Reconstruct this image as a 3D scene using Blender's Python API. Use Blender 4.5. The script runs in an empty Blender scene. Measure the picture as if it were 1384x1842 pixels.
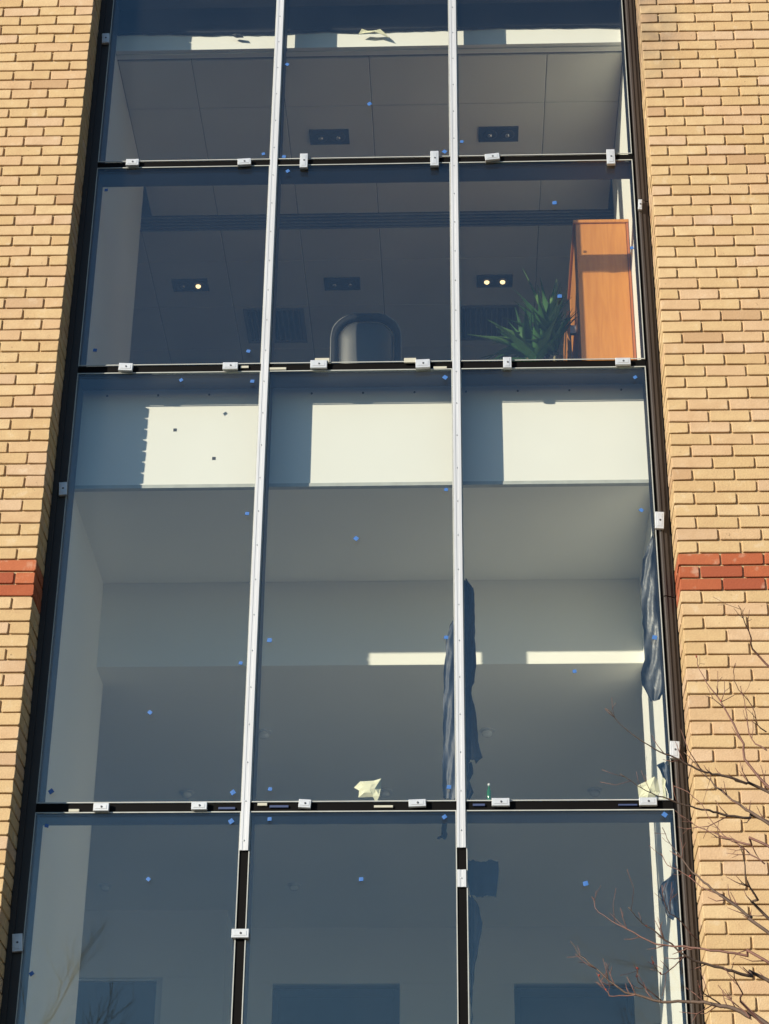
import bpy, math, random
from mathutils import Matrix, Vector

# ------------------------------------------------------------------ camera, sky, sun, exposure
scene = bpy.context.scene
col = scene.collection
R = math.radians
CAM = Vector((0.0, -9.7, 1.6))
PITCH, ROLL, YAW, FOCAL = 0.510709766, 0.00917852613, -0.0395407381, 3713.65 / 1842.0
_cp, _sp, _cw, _sw = math.cos(PITCH), math.sin(PITCH), math.cos(YAW), math.sin(YAW)
FWD = Vector((_sw * _cp, _cw * _cp, _sp))
_r = Vector((_cw, -_sw, 0))
_u = _r.cross(FWD)
RGT = math.cos(ROLL) * _r + math.sin(ROLL) * _u
UPV = -math.sin(ROLL) * _r + math.cos(ROLL) * _u
cd = bpy.data.cameras.new('camera')
cd.sensor_fit = 'VERTICAL'
cd.sensor_height = 24.0
cd.sensor_width = 24.0
cd.lens = 24.0 * FOCAL
cd.clip_start = 0.1
cd.clip_end = 2000
cam = bpy.data.objects.new('camera', cd)
col.objects.link(cam)
m = Matrix.Identity(4)
for i in range(3):
    m[i][0], m[i][1], m[i][2], m[i][3] = RGT[i], UPV[i], -FWD[i], CAM[i]
cam.matrix_world = m
scene.camera = cam

SUN_TRAVEL = Vector((1.045, 1.0, -0.40)).normalized()
SUN_EL = math.asin(-SUN_TRAVEL.z)
world = bpy.data.worlds.new('World')
scene.world = world
world.use_nodes = True
wn = world.node_tree.nodes
wl = world.node_tree.links
sky = wn.new('ShaderNodeTexSky')
sky.sky_type = 'NISHITA'
sky.sun_disc = False
sky.sun_elevation = SUN_EL
sky.sun_rotation = math.atan2(-SUN_TRAVEL.x, -SUN_TRAVEL.y)
sky.air_density = 1.3
sky.dust_density = 0.15
sky.ozone_density = 5.0
wl.new(sky.outputs[0], wn['Background'].inputs[0])
wn['Background'].inputs[1].default_value = 0.12
sd = bpy.data.lights.new('sun', 'SUN')
sd.energy = 4.9
sd.angle = R(0.5)
sd.color = (1.0, 0.90, 0.74)
sun = bpy.data.objects.new('sun', sd)
col.objects.link(sun)
sun.rotation_euler = SUN_TRAVEL.to_track_quat('-Z', 'Y').to_euler()
sun.location = (-10, -12, 14)

vs = scene.view_settings
vs.view_transform = 'Standard'
vs.look = 'None'
vs.exposure = 0.45
vs.gamma = 1.0
cy = scene.cycles
cy.use_denoising = True
cy.max_bounces = 12
cy.diffuse_bounces = 6
cy.glossy_bounces = 4
cy.transparent_max_bounces = 24
cy.caustics_reflective = False
cy.caustics_refractive = False
cy.sample_clamp_indirect = 6.0

rng = random.Random(11)


# ------------------------------------------------------------------ materials
def new_mat(name):
    mt = bpy.data.materials.new(name)
    mt.use_nodes = True
    return mt, mt.node_tree.nodes, mt.node_tree.links, mt.node_tree.nodes['Principled BSDF']


def math_node(n, l, op, a, b=None, c=None, clamp=False):
    x = n.new('ShaderNodeMath')
    x.operation = op
    x.use_clamp = clamp
    for i, v in enumerate((a, b, c)):
        if v is None:
            continue
        if isinstance(v, (int, float)):
            x.inputs[i].default_value = v
        else:
            l.new(v, x.inputs[i])
    return x.outputs[0]


def mix_col(n, l, fac, a, b, mode='MIX'):
    x = n.new('ShaderNodeMix')
    x.data_type = 'RGBA'
    x.blend_type = mode
    for sock, v in ((x.inputs['Factor'], fac), (x.inputs['A'], a), (x.inputs['B'], b)):
        if isinstance(v, (int, float)):
            sock.default_value = v
        elif isinstance(v, tuple):
            sock.default_value = (*v, 1)
        else:
            l.new(v, sock)
    return x.outputs['Result']


def surf(name, color, rough=0.6, metal=0.0, var=0.08, scale=6.0, bump=0.0, bscale=60.0, spec=0.5, stretch=None):
    """plain surface with a little unevenness of tone and relief"""
    mt, n, l, p = new_mat(name)
    tc = n.new('ShaderNodeTexCoord')
    src = tc.outputs['Object']
    if stretch:
        mp = n.new('ShaderNodeMapping')
        mp.inputs['Scale'].default_value = stretch
        l.new(src, mp.inputs['Vector'])
        src = mp.outputs[0]
    nz = n.new('ShaderNodeTexNoise')
    nz.inputs['Scale'].default_value = scale
    nz.inputs['Detail'].default_value = 6
    l.new(src, nz.inputs['Vector'])
    lo = tuple(max(0, c * (1 - var * 1.6)) for c in color)
    hi = tuple(min(1, c * (1 + var)) for c in color)
    l.new(mix_col(n, l, nz.outputs[0], lo, hi), p.inputs['Base Color'])
    p.inputs['Roughness'].default_value = rough
    p.inputs['Metallic'].default_value = metal
    p.inputs['Specular IOR Level'].default_value = spec
    if bump:
        nb = n.new('ShaderNodeTexNoise')
        nb.inputs['Scale'].default_value = bscale
        nb.inputs['Detail'].default_value = 4
        l.new(src, nb.inputs['Vector'])
        bp = n.new('ShaderNodeBump')
        bp.inputs['Strength'].default_value = bump
        bp.inputs['Distance'].default_value = 0.004
        l.new(nb.outputs[0], bp.inputs['Height'])
        l.new(bp.outputs[0], p.inputs['Normal'])
    return mt


def brick_mat(name, stops):
    mt, n, l, p = new_mat(name)
    oi = n.new('ShaderNodeObjectInfo')
    ge = n.new('ShaderNodeNewGeometry')
    rnd = math_node(n, l, 'FRACT', math_node(n, l, 'ADD', oi.outputs['Random'],
                    math_node(n, l, 'MULTIPLY', ge.outputs['Random Per Island'], 7.13)))
    ramp = n.new('ShaderNodeValToRGB')
    el = ramp.color_ramp.elements
    while len(el) < len(stops):
        el.new(0.5)
    for e, (pos, c) in zip(el, stops):
        e.position = pos
        e.color = (*c, 1)
    l.new(rnd, ramp.inputs[0])
    off = n.new('ShaderNodeVectorMath')
    off.operation = 'ADD'
    l.new(ge.outputs['Position'], off.inputs[0])
    cmb = n.new('ShaderNodeCombineXYZ')
    l.new(math_node(n, l, 'MULTIPLY', rnd, 31.0), cmb.inputs[1])
    l.new(cmb.outputs[0], off.inputs[1])
    blot = n.new('ShaderNodeTexNoise')
    blot.inputs['Scale'].default_value = 14
    blot.inputs['Detail'].default_value = 3
    l.new(off.outputs[0], blot.inputs['Vector'])
    fine = n.new('ShaderNodeTexNoise')
    fine.inputs['Scale'].default_value = 130
    fine.inputs['Detail'].default_value = 5
    l.new(off.outputs[0], fine.inputs['Vector'])
    bl = math_node(n, l, 'MULTIPLY_ADD', blot.outputs[0], 2.6, -1.15, clamp=True)
    c1 = mix_col(n, l, math_node(n, l, 'MULTIPLY', bl, 0.55), ramp.outputs[0], stops[-1][1])
    pale = math_node(n, l, 'MULTIPLY_ADD', blot.outputs[0], -4.0, 1.55, clamp=True)
    c1 = mix_col(n, l, math_node(n, l, 'MULTIPLY', pale, 0.5), c1, (0.72, 0.62, 0.47))
    c2 = mix_col(n, l, math_node(n, l, 'MULTIPLY_ADD', fine.outputs[0], 0.9, -0.2, clamp=True), c1, (0.5, 0.42, 0.34), 'MULTIPLY')
    c3 = mix_col(n, l, 0.56, c1, c2)
    pit = n.new('ShaderNodeTexNoise')
    pit.inputs['Scale'].default_value = 38
    pit.inputs['Detail'].default_value = 2
    l.new(off.outputs[0], pit.inputs['Vector'])
    pf = math_node(n, l, 'MULTIPLY_ADD', pit.outputs[0], 14.0, -10.1, clamp=True)
    c3 = mix_col(n, l, math_node(n, l, 'MULTIPLY', pf, 0.65), c3, (0.16, 0.10, 0.06))
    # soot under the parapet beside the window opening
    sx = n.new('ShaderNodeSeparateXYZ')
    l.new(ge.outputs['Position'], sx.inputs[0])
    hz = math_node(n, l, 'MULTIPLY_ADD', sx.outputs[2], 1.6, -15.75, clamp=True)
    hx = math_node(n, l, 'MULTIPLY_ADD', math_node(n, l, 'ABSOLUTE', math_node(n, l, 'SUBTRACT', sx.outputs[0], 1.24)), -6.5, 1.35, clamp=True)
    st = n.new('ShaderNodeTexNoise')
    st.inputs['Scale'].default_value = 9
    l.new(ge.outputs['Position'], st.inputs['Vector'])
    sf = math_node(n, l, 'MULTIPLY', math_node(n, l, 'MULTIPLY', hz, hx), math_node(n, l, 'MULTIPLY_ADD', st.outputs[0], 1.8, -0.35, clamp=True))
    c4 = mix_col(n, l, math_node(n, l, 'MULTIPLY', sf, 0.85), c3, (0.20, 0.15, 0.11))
    l.new(c4, p.inputs['Base Color'])
    p.inputs['Roughness'].default_value = 0.9
    p.inputs['Specular IOR Level'].default_value = 0.25
    bp = n.new('ShaderNodeBump')
    bp.inputs['Strength'].default_value = 0.8
    bp.inputs['Distance'].default_value = 0.0025
    l.new(fine.outputs[0], bp.inputs['Height'])
    l.new(bp.outputs[0], p.inputs['Normal'])
    return mt


def glass_mat():
    mt = bpy.data.materials.new('window_glass')
    mt.use_nodes = True
    n, l = mt.node_tree.nodes, mt.node_tree.links
    n.remove(n['Principled BSDF'])
    lw = n.new('ShaderNodeLayerWeight')
    lw.inputs['Blend'].default_value = 0.5
    f5 = math_node(n, l, 'POWER', lw.outputs['Facing'], 4.0)
    fac = math_node(n, l, 'MULTIPLY_ADD', f5, 0.9, 0.055, clamp=True)
    tr = n.new('ShaderNodeBsdfTransparent')
    tr.inputs[0].default_value = (0.975, 0.983, 0.962, 1)
    gl = n.new('ShaderNodeBsdfGlossy')
    gl.inputs['Roughness'].default_value = 0.0
    gl.inputs['Color'].default_value = (0.80, 0.95, 1.0, 1)
    mx = n.new('ShaderNodeMixShader')
    l.new(fac, mx.inputs[0])
    l.new(tr.outputs[0], mx.inputs[1])
    l.new(gl.outputs[0], mx.inputs[2])
    # a trace of dust on the surface
    df = n.new('ShaderNodeBsdfDiffuse')
    df.inputs[0].default_value = (0.6, 0.62, 0.64, 1)
    tc = n.new('ShaderNodeTexCoord')
    nz = n.new('ShaderNodeTexNoise')
    nz.inputs['Scale'].default_value = 2.3
    nz.inputs['Detail'].default_value = 7
    l.new(tc.outputs['Object'], nz.inputs['Vector'])
    m2 = n.new('ShaderNodeMixShader')
    l.new(math_node(n, l, 'MULTIPLY_ADD', nz.outputs[0], 0.011, 0.0), m2.inputs[0])
    l.new(mx.outputs[0], m2.inputs[1])
    l.new(df.outputs[0], m2.inputs[2])
    l.new(m2.outputs[0], n['Material Output'].inputs[0])
    return mt


def lamp_mat(name, color, strength):
    mt, n, l, p = new_mat(name)
    p.inputs['Base Color'].default_value = (*color, 1)
    p.inputs['Emission Color'].default_value = (*color, 1)
    p.inputs['Emission Strength'].default_value = strength
    return mt


def wood_mat(name, a, b):
    mt, n, l, p = new_mat(name)
    tc = n.new('ShaderNodeTexCoord')
    mp = n.new('ShaderNodeMapping')
    mp.inputs['Scale'].default_value = (9, 9, 0.9)
    l.new(tc.outputs['Object'], mp.inputs['Vector'])
    nz = n.new('ShaderNodeTexNoise')
    nz.inputs['Scale'].default_value = 3.2
    nz.inputs['Detail'].default_value = 7
    nz.inputs['Distortion'].default_value = 1.2
    l.new(mp.outputs[0], nz.inputs['Vector'])
    l.new(mix_col(n, l, math_node(n, l, 'MULTIPLY_ADD', nz.outputs[0], 1.7, -0.35, clamp=True), a, b), p.inputs['Base Color'])
    p.inputs['Roughness'].default_value = 0.42
    return mt


M = {}
M['buff'] = brick_mat('buff_brick', [(0.0, (0.541, 0.372, 0.193)), (0.18, (0.587, 0.424, 0.231)), (0.36, (0.548, 0.384, 0.199)), (0.52, (0.616, 0.454, 0.259)),
                                     (0.68, (0.564, 0.390, 0.222)), (0.80, (0.579, 0.396, 0.235)), (0.90, (0.589, 0.424, 0.276)), (1.0, (0.469, 0.300, 0.164))])
M['red'] = brick_mat('red_brick', [(0.0, (0.38, 0.105, 0.046)), (0.35, (0.46, 0.145, 0.066)), (0.7, (0.42, 0.118, 0.05)), (1.0, (0.33, 0.085, 0.042))])
M['mortar'] = surf('mortar', (0.46, 0.33, 0.185), 0.95, var=0.14, scale=30, bump=0.6, bscale=160, spec=0.2)
M['glass'] = glass_mat()
M['bronze'] = surf('dark_bronze_frame', (0.019, 0.0135, 0.011), 0.55, 0.0, var=0.25, scale=8, bump=0.1)
M['bronze_worn'] = surf('weathered_bronze', (0.050, 0.038, 0.031), 0.5, 0.25, var=0.35, scale=5, bump=0.25, bscale=40, stretch=(1, 1, 0.25))
M['gasket'] = surf('black_gasket', (0.0045, 0.004, 0.004), 0.7, var=0.2, spec=0.08)
M['alu'] = surf('milled_aluminium', (0.60, 0.61, 0.625), 0.45, 0.25, var=0.14, scale=14, bump=0.08, bscale=90, stretch=(1, 1, 0.12))
M['alu_edge'] = surf('pane_edge_aluminium', (0.42, 0.435, 0.41), 0.6, 0.0, var=0.2, scale=12)
M['clip'] = surf('galvanised_clip', (0.58, 0.60, 0.62), 0.45, 0.35, var=0.12, scale=40, bump=0.08)
M['screw'] = surf('dark_screw', (0.10, 0.10, 0.11), 0.45, 0.6, var=0.2)
M['screw_pale'] = surf('steel_screw', (0.34, 0.35, 0.37), 0.4, 0.7, var=0.2)
M['blue'] = surf('blue_tape', (0.035, 0.135, 0.40), 0.6, var=0.12, scale=60)
M['cream'] = surf('cream_packer', (0.48, 0.465, 0.38), 0.6, var=0.1, scale=30)
M['bluepack'] = surf('blue_packer', (0.035, 0.055, 0.14), 0.6, var=0.1, scale=30)
M['white'] = surf('white_board', (0.74, 0.735, 0.70), 0.75, var=0.025, scale=3, bump=0.05)
M['wall'] = surf('painted_plaster', (0.80, 0.795, 0.75), 0.85, var=0.03, scale=2, bump=0.06)
M['ceil'] = surf('ceiling_paint', (0.78, 0.775, 0.72), 0.9, var=0.04, scale=1.5, bump=0.05)
M['tile'] = surf('ceiling_tile', (0.73, 0.72, 0.655), 0.92, var=0.05, scale=2.5, bump=0.25, bscale=220)
M['carpet'] = surf('grey_carpet', (0.44, 0.425, 0.38), 0.95, var=0.2, scale=20, bump=0.3)
M['screed'] = surf('bare_screed', (0.60, 0.585, 0.52), 0.9, var=0.15, scale=3, bump=0.2)
M['darkboard'] = surf('black_insulation_board', (0.006, 0.006, 0.008), 0.9, var=0.3, scale=4, bump=0.3)
M['void'] = surf('dark_recess', (0.045, 0.05, 0.06), 0.8, var=0.2)
M['fixture'] = surf('dark_fixture', (0.035, 0.036, 0.040), 0.5, var=0.1)
M['reflector'] = surf('lamp_reflector', (0.45, 0.45, 0.46), 0.25, 0.8, var=0.05)
M['lit'] = lamp_mat('lit_lamp', (1.0, 0.72, 0.36), 1.5)
M['lampglass'] = surf('frosted_lamp_glass', (0.70, 0.72, 0.72), 0.25, var=0.05)
M['whitemetal'] = surf('white_metal', (0.62, 0.63, 0.63), 0.45, var=0.05)
M['grille'] = surf('grey_grille', (0.20, 0.20, 0.205), 0.6, var=0.06)
M['slot'] = surf('slot_dark', (0.02, 0.022, 0.027), 0.7, var=0.1)
M['slotbar'] = surf('slot_bar', (0.24, 0.245, 0.25), 0.5, var=0.06)
M['wood'] = wood_mat('cherry_veneer', (0.44, 0.158, 0.024), (0.56, 0.235, 0.044))
M['wood_dark'] = wood_mat('cherry_edge', (0.33, 0.095, 0.028), (0.42, 0.135, 0.04))
M['leaf'] = surf('leaf', (0.045, 0.125, 0.030), 0.45, var=0.45, scale=9)
M['leaf2'] = surf('pale_leaf', (0.085, 0.17, 0.045), 0.45, var=0.3, scale=9)
M['stem'] = surf('cane_stem', (0.24, 0.20, 0.11), 0.8, var=0.25, scale=20, bump=0.3)
M['pot'] = surf('grey_pot', (0.16, 0.16, 0.17), 0.6, var=0.08)
M['soil'] = surf('potting_soil', (0.035, 0.024, 0.016), 0.95, var=0.4, scale=60, bump=0.5)
M['plastic'] = surf('black_plastic', (0.008, 0.009, 0.011), 0.65, var=0.1, spec=0.15)
M['trimgrey'] = surf('grey_trim', (0.22, 0.22, 0.22), 0.6, var=0.1)
M['leather'] = surf('grey_leather', (0.032, 0.032, 0.031), 0.48, var=0.12, scale=14, bump=0.15, bscale=120, spec=0.5)
M['chrome'] = surf('chrome', (0.6, 0.61, 0.63), 0.25, 0.9, var=0.05)
M['film'] = surf('dark_polythene', (0.016, 0.026, 0.050), 0.5, var=0.4, scale=25, bump=0.3, bscale=40, spec=0.35)
M['film_grey'] = surf('grey_polythene', (0.060, 0.065, 0.075), 0.42, var=0.6, scale=22, bump=0.5, bscale=45)
M['paper'] = surf('cream_paper', (0.72, 0.70, 0.50), 0.8, var=0.1, scale=14, bump=0.3)
M['bottle'] = surf('green_glass', (0.02, 0.15, 0.06), 0.12, var=0.3, scale=18)
M['bark'] = surf('young_bark', (0.105, 0.066, 0.046), 0.75, var=0.35, scale=16, bump=0.35, bscale=70)
M['twig'] = surf('twig_bark', (0.17, 0.078, 0.055), 0.65, var=0.35, scale=22)
M['catkin'] = surf('catkin_twig', (0.14, 0.19, 0.065), 0.8, var=0.3, scale=9)
M['bud'] = surf('red_bud', (0.30, 0.035, 0.02), 0.5, var=0.25)
M['paving'] = surf('concrete_paving', (0.20, 0.195, 0.185), 0.9, var=0.15, scale=2, bump=0.2)
M['ground'] = surf('tarmac', (0.075, 0.075, 0.078), 0.95, var=0.2, scale=4, bump=0.3)
M['roofing'] = surf('coping_stone', (0.40, 0.38, 0.34), 0.85, var=0.1, scale=4, bump=0.2)


# ------------------------------------------------------------------ mesh helpers
class MB:
    def __init__(self):
        self.v, self.f = [], []

    def poly(self, pts, faces):
        b = len(self.v)
        self.v += [tuple(p) for p in pts]
        self.f += [tuple(b + i for i in f) for f in faces]
        return self

    def box(self, x0, x1, y0, y1, z0, z1):
        return self.poly([(x0, y0, z0), (x1, y0, z0), (x1, y1, z0), (x0, y1, z0), (x0, y0, z1), (x1, y0, z1), (x1, y1, z1), (x0, y1, z1)],
                         [(0, 3, 2, 1), (4, 5, 6, 7), (0, 1, 5, 4), (1, 2, 6, 5), (2, 3, 7, 6), (3, 0, 4, 7)])

    def cbox(self, x0, x1, y0, y1, z0, z1, b):
        """box with its front (low y) edges chamfered"""
        return self.poly([(x0 + b, y0, z0 + b), (x1 - b, y0, z0 + b), (x1 - b, y0, z1 - b), (x0 + b, y0, z1 - b),
                          (x0, y0 + b, z0), (x1, y0 + b, z0), (x1, y0 + b, z1), (x0, y0 + b, z1),
                          (x0, y1, z0), (x1, y1, z0), (x1, y1, z1), (x0, y1, z1)],
                         [(0, 1, 2, 3), (4, 5, 1, 0), (5, 6, 2, 1), (6, 7, 3, 2), (7, 4, 0, 3),
                          (8, 9, 5, 4), (9, 10, 6, 5), (10, 11, 7, 6), (11, 8, 4, 7), (11, 10, 9, 8)])

    def prism(self, prof, z0, z1):
        """closed (x, y) outline, counter-clockwise from above, run from z0 to z1"""
        k = len(prof)
        return self.poly([(x, y, z0) for x, y in prof] + [(x, y, z1) for x, y in prof],
                         [tuple(range(k - 1, -1, -1)), tuple(range(k, 2 * k))] + [(i, (i + 1) % k, k + (i + 1) % k, k + i) for i in range(k)])

    def lathe(self, prof, n=16, c=(0, 0, 0), axis='z'):
        """(radius, height) profile"""
        b = len(self.v)
        for r_, h in prof:
            for i in range(n):
                a = 2 * math.pi * i / n
                p = (r_ * math.cos(a), r_ * math.sin(a), h)
                if axis == 'y':
                    p = (p[0], p[2], p[1])
                elif axis == 'x':
                    p = (p[2], p[0], p[1])
                self.v.append((p[0] + c[0], p[1] + c[1], p[2] + c[2]))
        for j in range(len(prof) - 1):
            for i in range(n):
                i2 = (i + 1) % n
                self.f.append((b + j * n + i, b + j * n + i2, b + (j + 1) * n + i2, b + (j + 1) * n + i))
        self.f.append(tuple(b + i for i in range(n - 1, -1, -1)))
        self.f.append(tuple(b + (len(prof) - 1) * n + i for i in range(n)))
        return self

    def tube(self, pts, rad, n=7, cap=True):
        pts = [Vector(p) for p in pts]
        if not isinstance(rad, (list, tuple)):
            rad = [rad] * len(pts)
        b = len(self.v)
        ref = Vector((0.31, 0.2, 0.93))
        for i, p in enumerate(pts):
            d = (pts[min(i + 1, len(pts) - 1)] - pts[max(i - 1, 0)])
            if d.length < 1e-9:
                d = Vector((0, 0, 1))
            d.normalize()
            s = d.cross(ref)
            if s.length < 1e-3:
                s = d.cross(Vector((1, 0, 0)))
            s.normalize()
            t = d.cross(s)
            for k in range(n):
                a = 2 * math.pi * k / n
                self.v.append(tuple(p + (s * math.cos(a) + t * math.sin(a)) * rad[i]))
        for i in range(len(pts) - 1):
            for k in range(n):
                k2 = (k + 1) % n
                self.f.append((b + i * n + k, b + (i + 1) * n + k, b + (i + 1) * n + k2, b + i * n + k2))
        if cap:
            self.f.append(tuple(b + k for k in range(n)))
            self.f.append(tuple(b + (len(pts) - 1) * n + k for k in range(n - 1, -1, -1)))
        return self

    def mesh(self, name, mat, smooth=False):
        me = bpy.data.meshes.new(name)
        me.from_pydata(self.v, [], self.f)
        me.materials.append(mat)
        if smooth:
            me.polygons.foreach_set('use_smooth', [True] * len(me.polygons))
        me.update()
        return me

    def build(self, name, mat, parent=None, smooth=False, fix=True):
        """verts are in world coordinates; the object sits at its parent's origin, or at its own base"""
        if parent is not None:
            o = world_loc(parent)
        else:
            xs, ys, zs = zip(*self.v)
            o = Vector(((min(xs) + max(xs)) / 2, (min(ys) + max(ys)) / 2, min(zs)))
        self.v = [(x - o.x, y - o.y, z - o.z) for x, y, z in self.v]
        ob = bpy.data.objects.new(name, self.mesh(name, mat, smooth))
        col.objects.link(ob)
        if parent is not None:
            ob.parent = parent
        else:
            ob.location = o
        return ob


def world_loc(o):
    v = Vector(o.location)
    while o.parent is not None:
        o = o.parent
        v += Vector(o.location)
    return v


def place(name, mesh, loc, parent=None, rot=(0, 0, 0)):
    ob = bpy.data.objects.new(name, mesh)
    col.objects.link(ob)
    loc = Vector(loc)
    if parent is not None:
        ob.parent = parent
        loc = loc - world_loc(parent)
    ob.location = loc
    ob.rotation_euler = rot
    return ob


def tag(o, label=None, cat=None, group=None, kind=None):
    if label:
        o['label'] = label
    if cat:
        o['category'] = cat
    if group:
        o['group'] = group
    if kind:
        o['kind'] = kind
    return o


def empty(name, loc, label, cat, group=None):
    o = bpy.data.objects.new(name, None)
    o.empty_display_size = 0.2
    col.objects.link(o)
    o.location = loc
    return tag(o, label, cat, group)


def struct(o):
    o['kind'] = 'structure'
    return o


# ------------------------------------------------------------------ measures of the place
GY = 0.23                                   # outer face of the glass (brick face is y = 0)
XL, XR = -2.247, 1.175                      # edges of the opening in the brickwork
COLS = [(-2.172, -1.112), (-1.066, -0.012), (0.036, 1.092)]
MUL = [-1.089, 0.012]
ROWS = [(0.30, 2.60), (2.65, 5.420), (5.469, 8.105), (8.154, 9.602), (9.647, 11.06), (11.11, 12.40)]
JOINTS = [(2.60, 2.65), (5.420, 5.469), (8.105, 8.154), (9.602, 9.647), (11.06, 11.11)]
WALL_TOP = 12.9
WX0, WX1 = -5.4, 4.6                        # ends of the building that is built
INL, INR = -2.193, 1.125                    # faces of the two piers inside
PIER_END = 1.90
CEIL_UP = 10.806
FLOOR_UP = 8.06

# ------------------------------------------------------------------ ground
struct(MB().box(-300, 300, -300, -3.2, -0.4, 0.0).build('road', M['ground']))
struct(MB().box(-60, 60, -3.2, 0.0, -0.4, 0.12).build('pavement', M['paving']))

# ------------------------------------------------------------------ brick walls
COURSE, MODULE, JT = 0.0743, 0.2275, 0.0100
BL, BH, BD = MODULE - JT, COURSE - 0.0092, 0.105
Z_RED = 6.772                                # top of the red band
PROUD = 0.0125


def brick_mesh(name, mat, lx, dy, r, jitter=0.0016, lite=False):
    """brick seen from the front (-y), origin in the middle of its face"""
    hx, hz = lx / 2, BH / 2
    j = lambda s=1.0: r.uniform(-jitter, jitter) * s
    c = 0.0042
    cut = [(-hx + c, -hz), (hx - c * r.uniform(.8, 2.2), -hz), (hx, -hz + c * r.uniform(.8, 1.8)), (hx, hz - c), (hx - c, hz), (-hx + c, hz), (-hx, hz - c), (-hx, -hz + c)]
    if lite:
        cut = [(-hx, -hz), (hx, -hz), (hx, hz), (-hx, hz)]
    out = [(x + j(), z + j()) for x, z in cut]
    k = len(out)
    b = 0.0026
    tilt = r.uniform(-0.0012, 0.0012)
    front = [(x * (1 - b / hx), tilt * x / hx + j(.4), z * (1 - b / hz)) for x, z in out]
    mid = [(x, b + j(.3), z) for x, z in out]
    back = [(x, dy, z) for x, z in out]
    f = [tuple(range(k))]
    for i in range(k):
        i2 = (i + 1) % k
        f.append((k + i, k + i2, i2, i))
        f.append((2 * k + i, 2 * k + i2, k + i2, k + i))
    q = MB()
    q.poly(front + mid + back, f)
    return q if lite else q.mesh(name, mat)


def in_view(p, lx):
    d = Vector(p) - CAM
    w = d.dot(FWD)
    if w <= 0:
        return 0
    x = d.dot(RGT) / w * FOCAL
    y = d.dot(UPV) / w * FOCAL
    hw = 0.5 * 769 / 1024
    if abs(x) > hw + lx * 0.45 / w * FOCAL or abs(y) > 0.51:
        return 0
    return lx * (d.y + 0.0) / (w ** 3)


MESH = {}
for cname in ('buff', 'red'):
    MESH[cname] = {'s': [brick_mesh('brick', M[cname], BL, BD, rng) for _ in range(8)],
                   'h': [brick_mesh('brick', M[cname], 0.1035, 0.217, rng) for _ in range(5)],
                   'c': [brick_mesh('brick', M[cname], 0.1035, 0.1035, rng) for _ in range(4)]}


def brick_wall(x_corner, side, x_end, label):
    """side -1: the wall runs to the left of its corner, +1: to the right"""
    xa, xb = min(x_corner, x_end), max(x_corner, x_end)
    wall = empty('brick_wall', ((xa + xb) / 2, 0.15, 0), label, 'wall')
    ca = xa + (PROUD if side > 0 else 0)
    cb = xb - (PROUD if side < 0 else 0)
    MB().box(ca, cb, PROUD, 0.30, 0.0, WALL_TOP).build('mortar', M['mortar'], wall)
    seen, rest = [], []
    n0 = -int((WALL_TOP - Z_RED) / COURSE)
    n1 = int(Z_RED / COURSE)
    for n in range(n0, n1):                      # n = 0 is the uppermost red course
        zc = Z_RED - (n + 0.5) * COURSE
        kind = 'red' if 0 <= n <= 2 else 'buff'
        x = x_corner
        first = 's' if n % 2 == 0 else 'h'
        if first == 's':                          # closer seen only on the reveal
            cx = x_corner
            seen_c = (cx, BD + JT + 0.052, zc)
            item = (in_view((cx, 0.16, zc), 0.09), kind, 'c', seen_c, R(90) * (1 if side < 0 else -1))
            (seen if item[0] else rest).append(item)
        lx = BL if first == 's' else 0.1035
        while abs(x - x_corner) < abs(x_end - x_corner) - lx:
            c = (x + side * lx / 2, rng.uniform(-0.0012, 0.0016), zc + rng.uniform(-0.0012, 0.0012))
            item = (in_view(c, lx), kind, 's' if lx == BL else 'h', c, 0.0)
            (seen if item[0] else rest).append(item)
            x += side * (lx + JT)
            lx = BL
    seen.sort(key=lambda t: -t[0])
    for t in seen[300:]:
        rest.append(t)
    for a, kind, sh, c, rz in seen[:300]:
        place('brick', rng.choice(MESH[kind][sh]), c, wall, (0, 0, rz))
    for kind in ('buff', 'red'):
        q = MB()
        for a, k2, sh, c, rz in rest:
            if k2 != kind:
                continue
            t = brick_mesh('', None, BL if sh == 's' else 0.1035, BD if sh == 's' else 0.215 if sh == 'h' else 0.1035, rng, lite=True)
            cs, sn = math.cos(rz), math.sin(rz)
            q.poly([(c[0] + cs * vx - sn * vy, c[1] + sn * vx + cs * vy, c[2] + vz) for vx, vy, vz in t.v], t.f)
        if q.v:
            tag(q.build('far_bricks', M[kind], wall), kind=('stuff'))
    return wall


brick_wall(XL, -1, WX0, 'buff brick wall with a three course red band left of the tall glazing')
brick_wall(XR, 1, WX1, 'buff brick wall with a three course red band right of the glazing, behind bare branches')


# ------------------------------------------------------------------ measured positions (metres)
STICKERS = [(-1.031, 10.4), (-0.509, 10.069), (-1.155, 9.688), (-1.028, 9.664), (-0.046, 9.683), (0.06, 9.758), (-1.001, 9.552), (0.611, 9.279), (1.056, 8.938), 
    (-1.189, 8.24), (0.619, 8.597), (-1.568, 8.047), (-1.158, 8.033), (-0.053, 8.043), (1.029, 8.028), (-1.152, 7.164), (-0.547, 7.0), (-0.052, 7.303), (1.018, 7.16), 
    (-1.001, 6.387), (-1.15, 6.254), (-0.058, 6.395), (1.048, 6.385), (0.617, 6.191), (-1.616, 5.972), (-1.159, 5.522), (-0.968, 5.539), (-0.049, 5.545), (-1.161, 5.365), 
    (-0.965, 5.376), (-0.073, 5.383), (1.043, 5.389), (-1.566, 5.059), (-0.493, 5.054), (0.629, 5.027), (-2.104, 9.429), (-2.082, 8.261), (-2.1, 5.533), (-2.106, 5.346), 
    (-2.113, 4.576)]
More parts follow.
